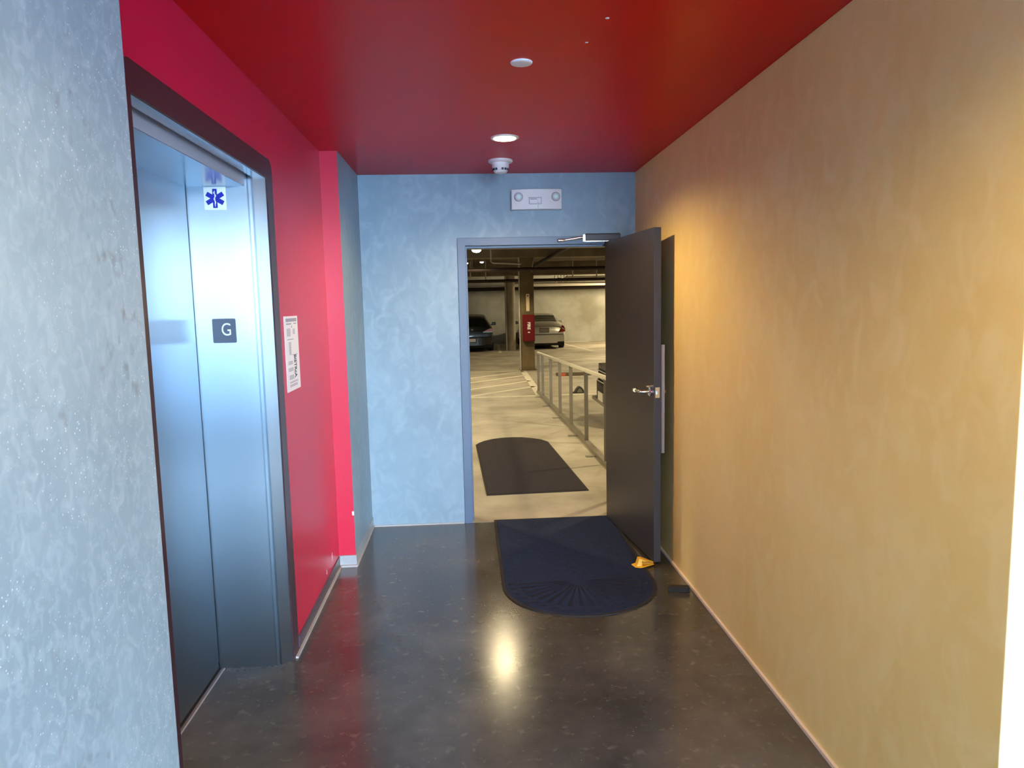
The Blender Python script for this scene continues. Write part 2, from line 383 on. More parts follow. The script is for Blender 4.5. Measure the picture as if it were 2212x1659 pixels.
MB().box(-1.165, -1.160, Yn, Yf, -0.002, 0.0025).build('sill_edge', CAULK, lift)
# jamb signs
st = thing('star_of_life_sign', 'white square sticker with blue six-armed medical star on steel lift jamb', 'sign', (-1.065, Yf, 2.114))
MB().box(-1.111, -1.019, Yf-0.0015, Yf+0.0005, 2.066, 2.162).build('backing', SIGNW, st)
sb = MB()
for ang in (0, 60, 120):
    Mx = face_my(-1.065, Yf-0.0015, 2.114) @ Matrix.Rotation(math.radians(ang), 4, 'Z')
    sb.box(-0.0095, 0.0095, -0.040, 0.040, 0.0, 0.0006+0.00005*ang/60, M=Mx)
sb.build('star', STARB, st)
sn = MB()
Mx = face_my(-1.065, Yf-0.0024, 2.114)
sn.box(-0.0013, 0.0013, -0.034, 0.032, 0, 0.0006, M=Mx)
for k in range(14):
    y0 = -0.026 + k*0.0038; x0 = 0.0042*math.sin(k*0.85)*(0.5+k/24)
    sn.box(x0-0.002, x0+0.002, y0, y0+0.0039, 0, 0.0007, M=Mx)
sn.build('staff', SIGNW, st)
gs = thing('floor_number_sign', 'dark slate square plate with white letter G on steel lift jamb', 'sign', (-1.062, Yf, 1.549))
r_ = 0.006
pts = []
for cx, cz, a in ((-1.012-r_,1.602-r_,0),(-1.112+r_,1.602-r_,90),(-1.112+r_,1.496+r_,180),(-1.012-r_,1.496+r_,270)):
    pts += arc(cx, cz, r_, a, a+90, 3)
MB().prism(pts, 'y', Yf-0.003, Yf+0.0005).build('plate', NAVYS, gs)
text_part('letter', 'G', 0.078, face_my(-1.053, Yf-0.0032, 1.552), SIGNW, gs, sx=0.80)

# notice on the red wall
no_ = thing('paper_notice', 'white printed notice taped to red wall beside the lift', 'notice', (XL, 3.52, 1.42))
MB().box(XL-0.0005, XL+0.0015, 3.39, 3.652, 1.243, 1.603).build('sheet', PAPER, no_)
def ny(u): return 3.39 + 0.262*u
def nz(v): return 1.603 - 0.36*v
tx = MB()
def blk(u0,u1,v0,v1,k=1, mi=0):
    for q in range(k):
        a = v0+(v1-v0)*q/k; bq = v0+(v1-v0)*(q+0.6)/k if k > 1 else v1
        tx.box(XL+0.0015, XL+0.0019, ny(u0), ny(u1), nz(bq), nz(a), mi)
blk(.12,.92,.03,.075,1); blk(.14,.5,.095,.112); blk(.68,.9,.095,.108)
blk(.15,.42,.165,.27,9); blk(.6,.75,.175,.25,6); blk(.15,.62,.305,.315); blk(.25,.42,.345,.52,14)
blk(.5,.55,.13,.155); blk(.45,.85,.52,.528)
blk(.15,.48,.60,.65,3); blk(.15,.5,.69,.74,3); blk(.18,.52,.79,.85,4); blk(.2,.8,.875,.90,2); blk(.2,.75,.915,.95,2)
tx.build('printed_lines', INKG, no_)
text_part('heading', 'BIETRcA', 0.062, face_px(XL+0.0017, ny(.66), nz(.68)) @ Matrix.Rotation(-math.pi/2, 4, 'Z'), INKD, no_, sx=0.50, bold=0.0012)

# ------------------------------------------------------------------ back door
fr = bpy.data.objects.new('trim_4', None); C.objects.link(fr); fr.location = (0.5, YB, 0); fr['kind'] = 'structure'; fr['label'] = 'dark steel frame around the garage doorway'
f = MB()
f.prism([(-0.063,0),(-0.005,0),(-0.005,2.062),(1.068,2.062),(1.068,0),(1.12,0),(1.12,2.118),(-0.063,2.118)], 'y', YB-0.014, YB+0.045)
f.prism([(-0.03,0),(0.006,0),(0.006,2.046),(1.062,2.046),(1.062,0),(1.085,0),(1.085,2.08),(-0.03,2.08)], 'y', YB+0.045, YB+0.165)
f.build('door_frame', CHARE, fr, bevel=0.002)
dl = thing('door_leaf', 'charcoal painted metal door standing open against the ochre wall', 'door', (1.03, YB-0.02, 0))
dl.name = 'metal_door'
p0 = Vector((1.010, YB-0.028)); p1 = Vector((1.114, 4.215)); dv = (p1-p0).normalized(); nv = Vector((-dv.y, dv.x))
if nv.x < 0: nv = -nv
L = (p1-p0).length
ML = Matrix(((dv.x, nv.x, 0, p0.x), (dv.y, nv.y, 0, p0.y), (0,0,1,0), (0,0,0,1)))   # local x along the leaf, y into its thickness
def lb(mb, *a, **k): return mb.box(*a, M=ML, **k)
lb(MB(), 0, L, 0, 0.044, 0.018, 2.072).build('leaf', CHAR, dl, bevel=0.0015)
# lever set
h = MB()
h.lathe([(0.030,0.0),(0.030,0.006),(0.022,0.012)], (0,0,0), n=24, axis='y')
h.v = [tuple(ML @ Vector((L-0.065+v[0], -v[1]-0.0, 1.085+v[2]))) for v in h.v]
rose = h.build('lever_rose', CHROME, dl, smooth=True)
lv = MB(); lv.tube([ML @ Vector(p) for p in ((L-0.065,-0.006,1.085),(L-0.065,-0.05,1.085),(L-0.07,-0.062,1.085),(L-0.09,-0.064,1.085),(L-0.165,-0.062,1.083))], [0.011,0.011,0.010,0.009,0.008], n=12)
lv.build('lever', CHROME, dl, smooth=True)
lt = MB(); lt.tube([ML @ Vector((L-0.165,-0.062,1.083)), ML @ Vector((L-0.195,-0.06,1.081))], [0.012,0.012], n=12)
lt.build('lever_tip', BRASS, dl, smooth=True)
kc = MB(); kc.tube([ML @ Vector((L-0.045,0.001,1.118)), ML @ Vector((L-0.045,-0.03,1.118))], 0.007, n=12); kc.build('thumb_turn', CHROME, dl)
lb(MB(), L, L+0.0015, 0.008, 0.036, 1.052, 1.116).build('latch_plate', CHROME, dl)
lb(MB(), L+0.0015, L+0.012, 0.015, 0.029, 1.072, 1.094).build('latch_bolt', CHROME, dl, bevel=0.002)
gd = lb(MB(), L-0.045, L+0.004, 0.0445, 0.050, 0.71, 1.375); lb(gd, L+0.0, L+0.004, 0.044, 0.066, 0.71, 1.375)
gd.build('latch_guard', mat('guard_metal', (0.30,0.28,0.29), rough=0.4, metal=0.5), dl)
ol = MB(); ol.tube([ML @ Vector((L-0.06,0.044,1.085)), ML @ Vector((L-0.06,0.078,1.085)), ML @ Vector((L-0.03,0.08,1.085))], 0.008, n=10); ol.build('outer_lever', CHROME, dl)
for z in (0.25, 1.04, 1.85):
    hg = MB(); hg.tube([(1.062, YB-0.022, z-0.05), (1.062, YB-0.022, z+0.05)], 0.008, n=10); hg.build('hinge', CHARE, dl)
# scuffs
cl = thing('door_closer', 'dark door closer with silver arm on the head of the doorway', 'door closer', (0.95, YB, 2.09))
MB().box(0.86, 1.12, YB-0.062, YB-0.014, 2.078, 2.132).build('closer_body', CHAR, cl, bevel=0.008)
MB().box(0.845, 0.861, YB-0.066, YB-0.014, 2.074, 2.124).box(0.861, 1.12, YB-0.066, YB-0.060, 2.072, 2.079).build('arm_channel', CHROME, cl)
MB().tube([(0.85,YB-0.055,2.108),(0.78,YB-0.055,2.097),(0.72,YB-0.055,2.089)], [0.009,0.009,0.006], n=10).build('arm', CHROME, cl, smooth=True)
MB().tube([(0.722,YB-0.055,2.088),(0.70,YB-0.05,2.087),(0.672,YB-0.05,2.085),(0.664,YB-0.05,2.085)], [0.006,0.012,0.013,0.009], n=12).build('arm_shoe', CHROME, cl, smooth=True)
MB().box(0.675, 0.70, YB-0.05, YB-0.013, 2.08, 2.092).build('bracket', CHROME, cl)

# ------------------------------------------------------------------ emergency light on the back wall
em = thing('emergency_light', 'white twin-head emergency light unit above the doorway', 'emergency light', (0.515, YB, 2.38))
prof = [(0.336,YB)] + [(0.336 + 0.361*t/10, YB-0.045-0.022*math.sin(math.pi*t/10)) for t in range(11)] + [(0.697,YB)]
eb = MB(); eb.prism(prof, 'z', 2.308, 2.450); eb.build('housing', WHITEP, em, bevel=0.004)
MB().box(0.331, 0.337, YB-0.044, YB, 2.306, 2.440).build('shaded_end', WHITED, em)  # thin grey sheet: shade on the unit's left end, put into colour
for xx, lm in ((0.385, LEDL), (0.652, LEDL)):
    hd = MB(); hd.lathe([(0.032,0.0),(0.032,-0.010),(0.026,-0.022),(0.018,-0.024)], (xx, YB-0.050, 2.395), n=24, axis='y')
    hh = hd.build('lamp_head', mat('lamp_bezel', (0.55,0.57,0.58), rough=0.4), em, smooth=True)
    MB().lathe([(0.018,-0.022),(0.016,-0.027),(0.008,-0.030)], (xx, YB-0.050, 2.395), n=20, axis='y').build('lens', lm, hh, smooth=True)
wd = MB()
for a in ((0.458,0.548,2.343,2.347),(0.458,0.548,2.388,2.392),(0.458,0.462,2.343,2.392),(0.544,0.548,2.343,2.392)):
    wd.box(a[0],a[1],YB-0.0675,YB-0.060,a[2],a[3])
wd.build('window_rim', INKG, em)
MB().box(0.468,0.515,YB-0.0678,YB-0.06,2.376,2.383).build('label_strip', INKG, em)
MB().box(0.518,0.530,YB-0.0775,YB-0.06,2.352,2.386).box(0.521,0.529,YB-0.0745,YB-0.06,2.318,2.338).build('switch', WHITEP, em, bevel=0.002)

# ------------------------------------------------------------------ ceiling fittings
bc = thing('blank_cover', 'plain white round cover disc on the red ceiling', 'ceiling cover', (0.237, 2.93, ZC))
MB().lathe([(0.043,0.0),(0.043,-0.003),(0.040,-0.006),(0.032,-0.007)], (0.235,2.87,ZC), n=32).build('disc', WHITEP, bc, smooth=True)
def downlight(x, y, label, pw=1.0):
    d = thing('downlight', label, 'ceiling light', (x, y, ZC), 'recessed downlights in the red ceiling')
    MB().lathe([(0.080,0.0),(0.080,-0.004),(0.074,-0.008),(0.064,-0.006)], (x,y,ZC), n=36).build('trim_ring', mat('trim_ring', (0.72,0.68,0.60), rough=0.35), d, smooth=True)
    MB().lathe([(0.063,-0.0065),(0.060,-0.0095),(0.03,-0.0110)], (x,y,ZC), n=36).build('lens', LAMP, d, smooth=True)
    ld = bpy.data.lights.new('downlight_lamp', 'SPOT'); ld.energy = HALLW*pw; ld.color = WARM; ld.spot_size = math.radians(156); ld.spot_blend = 0.6; ld.shadow_soft_size = 0.05
    lo = bpy.data.objects.new('downlight_lamp', ld); C.objects.link(lo); lo.location = (x, y, ZC-0.015); lo.parent = d; lo.matrix_parent_inverse = Matrix.Translation(d.location).inverted()
    return d
HALLW = 150.0
downlight(0.235, 4.12, 'lit round recessed downlight in the red ceiling, before the white detector')
downlight(0.235, 0.85, 'lit recessed downlight in the red ceiling nearest the lift, overhead', 0.85)
downlight(0.235, -1.3, 'lit recessed downlight in the red ceiling behind the viewer', 0.35)
sd = thing('smoke_detector', 'white domed smoke detector on red ceiling near the back wall', 'smoke detector', (0.24, 4.76, ZC))
MB().lathe([(0.080,0.0),(0.080,-0.010),(0.074,-0.016),(0.055,-0.018)], (0.24,4.76,ZC), n=36).build('base', WHITEP, sd, smooth=True)
MB().lathe([(0.056,-0.016),(0.056,-0.040),(0.052,-0.062),(0.038,-0.080),(0.02,-0.084)], (0.24,4.76,ZC), n=36).build('body', WHITEP, sd, smooth=True)
for k in range(16):
    if k % 4 == 3: continue
    a = 2*math.pi*(k+0.5)/16
    Mv = Matrix.Translation((0.24,4.76,ZC-0.058)) @ Matrix.Rotation(a, 4, 'Z')
    MB().box(0.045, 0.0565, -0.0065, 0.0065, -0.009, 0.004, M=Mv).build('vent', INKD, sd)

# ------------------------------------------------------------------ mats
def carpet(name, c1, c2, rays=None):
    M = mat(name, c1, rough=0.95, col2=c2, scale=60, bump=0.0, spec=0.1)
    n = M.node_tree.nodes; l = M.node_tree.links; b = n['Principled BSDF']
    b.inputs['Sheen Weight'].default_value = 0.08; b.inputs['Sheen Roughness'].default_value = 0.5
    b.inputs['Sheen Tint'].default_value = (0.5,0.55,0.75,1)
    if rays:
        g = n.new('ShaderNodeTexCoord'); s = n.new('ShaderNodeSeparateXYZ'); l.new(g.outputs['Object'], s.inputs[0])
        ax = n.new('ShaderNodeMath'); ax.operation = 'SUBTRACT'; ax.inputs[1].default_value = rays[0]; l.new(s.outputs['X'], ax.inputs[0])
        ay = n.new('ShaderNodeMath'); ay.operation = 'SUBTRACT'; ay.inputs[1].default_value = rays[1]; l.new(s.outputs['Y'], ay.inputs[0])
        at = n.new('ShaderNodeMath'); at.operation = 'ARCTAN2'; l.new(ax.outputs[0], at.inputs[0]); l.new(ay.outputs[0], at.inputs[1])
        mu = n.new('ShaderNodeMath'); mu.operation = 'MULTIPLY'; mu.inputs[1].default_value = 34; l.new(at.outputs[0], mu.inputs[0])
        si = n.new('ShaderNodeMath'); si.operation = 'SINE'; l.new(mu.outputs[0], si.inputs[0])
        # radial window (only inside the fan)
        xx = n.new('ShaderNodeMath'); xx.operation = 'MULTIPLY'; l.new(ax.outputs[0], xx.inputs[0]); l.new(ax.outputs[0], xx.inputs[1])
        y2 = n.new('ShaderNodeMath'); y2.operation = 'MULTIPLY'; l.new(ay.outputs[0], y2.inputs[0]); l.new(ay.outputs[0], y2.inputs[1])
        rr = n.new('ShaderNodeMath'); rr.operation = 'ADD'; l.new(xx.outputs[0], rr.inputs[0]); l.new(y2.outputs[0], rr.inputs[1])
        rq = n.new('ShaderNodeMath'); rq.operation = 'SQRT'; l.new(rr.outputs[0], rq.inputs[0])
        rm = n.new('ShaderNodeValToRGB'); e = rm.color_ramp.elements
        e[0].position = 0.05; e[0].color = (0,0,0,1); e[1].position = 0.09; e[1].color = (1,1,1,1)
        for p, c in ((0.345,1),(0.352,0),(0.372,0),(0.38,1),(0.40,1),(0.41,0)):
            q = e.new(p); q.color = (c,c,c,1)
        l.new(rq.outputs[0], rm.inputs[0])
        lt_ = n.new('ShaderNodeMath'); lt_.operation = 'LESS_THAN'; lt_.inputs[1].default_value = 0.02; l.new(ay.outputs[0], lt_.inputs[0])
        w1 = n.new('ShaderNodeMath'); w1.operation = 'MULTIPLY'; l.new(si.outputs[0], w1.inputs[0]); l.new(rm.outputs[0], w1.inputs[1])
        w2 = n.new('ShaderNodeMath'); w2.operation = 'MULTIPLY'; l.new(w1.outputs[0], w2.inputs[0]); l.new(lt_.outputs[0], w2.inputs[1])
        bp = n.new('ShaderNodeBump'); bp.inputs['Strength'].default_value = 1.0; bp.inputs['Distance'].default_value = 0.0032
        l.new(w2.outputs[0], bp.inputs['Height']); l.new(bp.outputs[0], b.inputs['Normal'])
    return M
def half_oval(x0, x1, yb, ys, yt, k=28):
    cx, rx = (x0+x1)/2, (x1-x0)/2
    return [(x0,yb)] + [(cx - rx*math.cos(math.pi*t/k), ys + (yt-ys)*math.sin(math.pi*t/k)**0.9) for t in range(k+1)] + [(x1,yb)]
mt1 = thing('door_mat', 'dark navy half-round mat with fan pattern on hall floor at the doorway', 'door mat', (0.59, 4.4, 0))
edge1 = half_oval(0.155, 1.055, 5.262, 4.00, 3.53)
MB().prism(edge1, 'z', 0.0005, 0.006).build('rubber_border', BLACKR, mt1)
MB().prism(half_oval(0.175, 1.035, 5.25, 4.00, 3.55), 'z', 0.004, 0.009).build('pile', carpet('navy_pile', (0.012,0.019,0.050), (0.006,0.009,0.024), rays=(0.60,3.99)), mt1, bevel=0.002)
mt2 = thing('door_mat', 'dark brown half-round mat on the garage floor beyond the doorway', 'door mat', (0.5, 7.0, 0))
e2 = [(0.118,5.975),(1.013,6.017),(0.905,8.25),(0.84,8.40),(0.74,8.50),(0.62,8.58),(0.5,8.60),(0.38,8.585),(0.26,8.53),(0.15,8.42),(0.085,8.30),(0.05,8.2)]
MB().prism(e2, 'z', 0.0005, 0.007).build('rubber_border', BLACKR, mt2)
c2 = (0.52, 7.2)
MB().prism([(c2[0]+(p[0]-c2[0])*0.965, c2[1]+(p[1]-c2[1])*0.985) for p in e2], 'z', 0.005, 0.010).build('pile', carpet('brown_pile', (0.040,0.030,0.020), (0.025,0.018,0.012)), mt2, bevel=0.002)

# ------------------------------------------------------------------ wedges
wg = thing('door_wedge', 'yellow plastic wedge holding the charcoal door open', 'door stop', (1.04, 4.22, 0.009))
w = MB()
# flanged sole plus ramp body with hollow side
w.prism([(0.972,4.215),(0.985,4.165),(1.02,4.150),(1.112,4.200),(1.108,4.225),(1.00,4.235)], 'z', 0.0095, 0.013)
w.build('sole', YEL, wg, bevel=0.001)
w = MB()
w.add([(0.998,4.178,0.013),(0.998,4.225,0.013),(1.012,4.180,0.058),(1.012,4.222,0.058),(1.030,4.176,0.056),(1.030,4.222,0.056),
       (1.108,4.198,0.024),(1.108,4.222,0.024),(1.108,4.198,0.013),(1.108,4.222,0.013),(1.030,4.172,0.013),(1.030,4.222,0.013)],
      [(0,2,3,1),(2,4,5,3),(4,6,7,5),(6,8,9,7),(0,10,4,2),(1,3,5,11),(5,7,9,11),(4,10,11,5)])
w.build('ramp', YEL, wg)
w = MB(); w.box(1.031, 1.106, 4.210, 4.221, 0.0132, 0.0225); w.build('hollow', mat('yellow_recess_shade', (0.55,0.28,0.01), rough=0.6), wg)  # inner block in darker yellow; shade of the hollow put into its colour
bkw = thing('rubber_wedge', 'black rubber wedge lying loose on the floor by the right wall', 'door stop', (1.15, 3.82, 0))
w = MB(); w.prism([(0.0,0.008),(0.014,0.0),(0.122,0.0),(0.122,0.028),(0.112,0.033),(0.036,0.031),(0.004,0.024)], 'y', 0.0, 0.036, M=Matrix.Translation((1.085,3.80,0.0)) @ Matrix.Rotation(math.radians(-12),4,'Z'))
w.build('wedge_body', BLACKR, bkw, bevel=0.003)

# ------------------------------------------------------------------ garage shell
GZ = 3.05; GY = 29.6
struct(MB().box(-8, 9, YB+0.15, GY, -0.15, 0.0).build('floor_garage', GFLOOR))
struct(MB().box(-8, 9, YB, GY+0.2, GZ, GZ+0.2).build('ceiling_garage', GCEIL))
struct(MB().box(-8, 9, GY, GY+0.2, 0, GZ).build('wall_garage_back', GWALL))
struct(MB().box(-8.2, -8, YB, GY+0.2, 0, GZ).build('wall_garage_left', GWALL))
struct(MB().box(9, 9.2, YB, GY+0.2, 0, GZ).build('wall_garage_right', GWALL))
struct(MB().box(OX0, OX1, YB, YB+0.16, -0.004, 0.0015).build('trim_5', GFLOOR))
def beam(y, z, lab, w=0.5, mt=GCEIL):
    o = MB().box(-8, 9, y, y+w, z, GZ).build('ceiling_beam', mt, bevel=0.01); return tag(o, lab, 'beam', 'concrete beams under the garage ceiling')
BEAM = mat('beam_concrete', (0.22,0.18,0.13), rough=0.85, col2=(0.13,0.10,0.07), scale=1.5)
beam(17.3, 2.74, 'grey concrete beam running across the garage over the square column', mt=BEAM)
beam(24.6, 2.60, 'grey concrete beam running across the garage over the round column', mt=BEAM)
pc = thing('square_column', 'square concrete column in garage carrying the red cabinet', 'column', (1.46, 17.47, 0))
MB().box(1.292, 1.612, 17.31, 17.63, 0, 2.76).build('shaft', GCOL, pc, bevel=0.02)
MB().box(1.25, 1.66, 17.26, 17.68, 0, 0.02).build('base', GCOL, pc)
MB().tube([(1.262,17.33,0.0),(1.262,17.33,2.76)], 0.022, n=8).build('conduit', PIPEL, pc, smooth=True)
rc = thing('round_column', 'round concrete column in garage between the two parked cars', 'column', (1.50, 24.9, 0))
MB().lathe([(0.165,0.0),(0.165,2.62)], (1.505,25.1,0), n=28).build('shaft', GCOL2, rc, smooth=True)
MB().tube([(1.335,25.0,0.0),(1.335,25.0,2.62)], 0.03, n=8).build('conduit', PIPEL, rc, smooth=True)
cb = thing('fire_cabinet', 'red fire extinguisher cabinet on square column with white lettering', 'fire cabinet', (1.46, 17.3, 0.72))
MB().box(1.318, 1.608, 17.16, 17.31, 0.72, 1.366).build('cabinet_box', REDCAB, cb, bevel=0.015)
MB().box(1.335, 1.59, 17.15, 17.162, 0.745, 1.34).build('cabinet_door', REDCAB, cb, bevel=0.004)
text_part('lettering', 'FIRE', 0.10, face_my(1.463, 17.148, 1.10) @ Matrix.Rotation(-math.pi/2, 4, 'Z'), SIGNW, cb, bold=0.003)
MB().box(1.437, 1.487, 17.14, 17.151, 0.93, 0.955).build('handle', SIGNW, cb)
sg = thing('column_sign', 'tall narrow pale sign on the square column above the red cabinet', 'sign', (1.46, 17.3, 1.45))
MB().box(1.42, 1.50, 17.298, 17.312, 1.45, 1.866).build('board', mat('cream_sign', (0.75,0.62,0.42), rough=0.5), sg)
MB().box(1.445, 1.475, 17.295, 17.299, 1.80, 1.835).build('mark', INKD, sg)

# pipes, ducts
def pipe(pts, r, lab, mt=PIPE, nm='sprinkler_pipe'):
    o = MB().tube(pts, r, n=10).build(nm, mt, smooth=True); return tag(o, lab, 'pipe')
pipe([(-8,16.0,2.395),(9,16.0,2.395)], 0.045, 'dark brown pipe crossing in front of the square column')
pipe([(-8,23.6,2.39),(9,23.6,2.39)], 0.055, 'dark pipe crossing before the round column')
pipe([(-8,29.1,2.24),(9,29.1,2.24)], 0.075, 'dark pipe running along the back wall of the garage')
pipe([(1.98,6.5,2.72),(1.98,24.0,2.72)], 0.05, 'dark pipe running lengthwise under garage ceiling on the right', PIPE)
pipe([(-0.2,17.85,2.5),(-0.2,29.2,2.5)], 0.05, 'dark pipe running lengthwise at the left end of the garage view', PIPE)
pipe([(0.55,16.1,3.05),(0.55,16.1,2.58),(0.6,16.1,2.55),(1.22,16.1,2.52)], 0.018, 'thin bent grey conduit left of the square column top', PIPEL, 'conduit')
pipe([(1.62,17.45,2.75),(1.62,17.29,2.72),(1.57,17.25,2.45),(1.57,17.31,2.40)], 0.018, 'thin grey hanger rod beside the square column top', PIPEL, 'hanger_rod')
for i, (x, y, z, dz) in enumerate(((0.12,23.6,2.444,0.61),(0.62,23.6,2.444,0.61),(3.5,23.6,2.444,0.61),(4.3,23.6,2.444,0.61))):
    pipe([(x,y,z),(x,y,z+dz)], 0.02, ('short hanger rod on the far pipe at the far left','short hanger rod on the far pipe left of the round column','short hanger rod on the far pipe above the silver car','short hanger rod on the far pipe nearest the open door')[i], PIPEL, 'hanger_rod')
tag(MB().box(1.75, 9, 27.3, 27.6, 2.27, 2.41).build('air_duct', DUCT, bevel=0.02), 'pale rectangular duct crossing above the silver car by the back wall', 'duct')
tag(MB().box(3.55, 9, 25.4, 25.75, 2.40, 2.58).build('air_duct', DUCT, bevel=0.02), 'shorter pale duct high on right near the open door, upper of two', 'duct')
tag(MB().tube([(1.7,25.6,2.36),(9,25.6,2.30)], 0.03, n=8).build('sprinkler_pipe', PIPEL, smooth=True), 'thin pale pipe between the two pale ducts on the right', 'pipe')
for i, (x, z) in enumerate(((3.10,2.42),(3.32,2.43),(3.54,2.44),(3.21,2.52),(3.43,2.53))):
    o = MB().tube([(x,25.2,3.05),(x,25.2,z),(x+0.05,25.2,z-0.03),(x+0.06,25.2,z-0.08)], [0.01,0.012,0.045,0.03], n=8).build('pipe_fitting', mat('bright_fitting', (0.8,0.78,0.7), rough=0.3, metal=0.6), smooth=True)
    tag(o, 'small bright pipe elbow in the cluster left of the pale duct', 'pipe fitting', 'bright pipe elbows above the silver car')

# garage lamps
def glamp(x, y, z, e, lab, small=False, bare=False):
    g = thing('garage_lamp', lab, 'ceiling light', (x, y, GZ), 'round lamps under the garage ceiling')
    k = 0.4 if small else 0.72
    MB().tube([(x,y,GZ),(x,y,z+0.06*k)], 0.015, n=8).build('stem', PIPEL, g)
    MB().lathe([(0.13*k,0.07*k),(0.15*k,0.03*k),(0.15*k,0.0)], (x,y,z), n=24).build('housing', PIPEL, g, smooth=True)
    MB().lathe([(0.14*k,0.0),(0.13*k,-0.05*k),(0.08*k,-0.085*k),(0.02*k,-0.095*k)], (x,y,z), n=24).build('lens', GLAMP, g, smooth=True)
    if e:
        ld = bpy.data.lights.new('garage_bulb', 'POINT' if bare else 'SPOT'); ld.energy = e; ld.color = GWARM; ld.shadow_soft_size = 0.10
        if not bare: ld.spot_size = math.radians(150); ld.spot_blend = 0.3
        lo = bpy.data.objects.new('garage_bulb', ld); C.objects.link(lo); lo.location = (x, y, z-0.22); lo.parent = g; lo.matrix_parent_inverse = Matrix.Translation(g.location).inverted()
GW = 260
glamp(0.22, 15.3, 2.80, GW, 'glowing round lamp hanging at upper left of the garage view')
glamp(0.46, 21.5, 2.90, 0, 'small lamp glow behind the beam right of the big lamp', small=True)
glamp(0.16, 21.0, 2.68, 0, 'small lamp low under the big lamp at upper left', small=True)
glamp(0.0, 22.5, 2.93, 0, 'small lamp at the very left edge of the doorway view', small=True)
glamp(0.33, 8.2, 2.85, GW*0.15, 'round lamp over the brown mat in the garage')
glamp(-2.2, 8.2, 2.85, GW*1.5, 'added unseen round lamp left of the brown mat in the garage')  # added out of view to keep the near floor bright
glamp(3.2, 7.6, 2.85, GW*1.3, 'added unseen round lamp right of the railing near the doorway')  # another unseen lamp, added to brighten the floor by the doorway
glamp(3.6, 12.5, 2.85, GW, 'round lamp over the black parked car')
glamp(4.4, 20.5, 2.85, GW*1.3, 'round lamp right of the square column')
glamp(-4.5, 11.0, 2.85, GW*0.8, 'round lamp at the left side of the garage')
glamp(6.5, 26.3, 2.60, GW*2.4, 'round lamp at the far right of the garage', bare=True)
glamp(-4.5, 22.0, 2.85, GW*0.5, 'round lamp at the far left of the garage')

# floor markings
def strip(mb, a, b, w):
    a = Vector(a); b = Vector(b); d = (b-a).normalized(); nn = Vector((-d.y, d.x))*w/2
    vs = [(a+nn), (a-nn), (b-nn), (b+nn)]
    mb.prism([(v.x, v.y) for v in vs], 'z', 0.0, 0.003)
hm = MB()
for a, bq, wq in (((-1.2,12.50),(1.20,12.50),0.11),((-0.9,11.78),(1.277,13.93),0.11),((-0.9,12.78),(1.28,14.97),0.11),((-0.9,13.95),(1.26,16.14),0.11),((-0.9,14.93),(1.31,17.1),0.11),((-1.2,17.3),(1.28,17.25),0.11),((1.31,17.25),(1.25,12.45),0.14)):
    strip(hm, a, bq, wq)
tag(hm.build('hatched_floor_marking', LINEW), 'white hatched no-parking marking on floor before the square column', 'floor marking')
for a, bq, lab in (((3.72,29.4),(4.15,23.6),'white stall line on the floor right of the silver car'),((1.2,28.9),(1.05,23.9),'white stall line on the floor beside the round column'),
                   ((1.9,19.0),(3.6,19.1),'white floor line beyond the railing'),((1.95,15.6),(6,15.9),'white floor line behind the rubber kerb'),((1.6,12.5),(6,12.6),'white stall line beside the black car')):
    q = MB(); strip(q, a, bq, 0.11); tag(q.build('stall_line', LINEW), lab, 'floor marking', 'painted stall lines')
tag(MB().prism([(3.85,0),(5.0,0),(5.0,0.03),(3.85,0.03)], 'y', 29.35, 29.5).build('kerb_strip', mat('pale_kerb', (0.6,0.58,0.5), rough=0.7)), 'low pale strip on floor at the foot of the back garage wall', 'kerb')

# wheel stops
def dome(w, h, k=14): return [(-w/2 + w*t/k, h*math.sin(math.pi*t/k)**0.8 if 0 < t < k else 0.0) for t in range(k+1)]
ws = thing('wheel_stop', 'small dark humped rubber wheel stop seen end-on through the railing', 'wheel stop', (1.99, 12.7, 0))
MB().prism(dome(0.19,0.12), 'y', 12.7, 12.82, M=Matrix.Translation((1.99,0,0))).build('hump', mat('rubber_grey', (0.05,0.045,0.04), rough=0.6), ws)
MB().prism([(x*0.6, z*0.6+0.012) for x, z in dome(0.17,0.12)], 'y', 12.693, 12.701, M=Matrix.Translation((1.99,0,0))).build('end_plate', mat('end_plate', (0.20,0.19,0.15), rough=0.5), ws)
MB().box(1.86, 2.12, 12.68, 12.84, 0, 0.012).build('flange', BLACKR, ws)
w2 = thing('wheel_stop', 'long dark wheel stop with an orange reflector beyond the railing', 'wheel stop', (2.4, 15.8, 0))
MB().prism([(15.75,0),(15.95,0),(15.92,0.07),(15.78,0.07)], 'x', 1.95, 2.75).build('stop_body', mat('rubber_brown', (0.12,0.08,0.05), rough=0.6), w2, bevel=0.01)
MB().box(2.03, 2.15, 15.735, 15.765, 0.005, 0.062).build('reflector', mat('orange_reflector', (0.75,0.16,0.07), rough=0.4), w2)

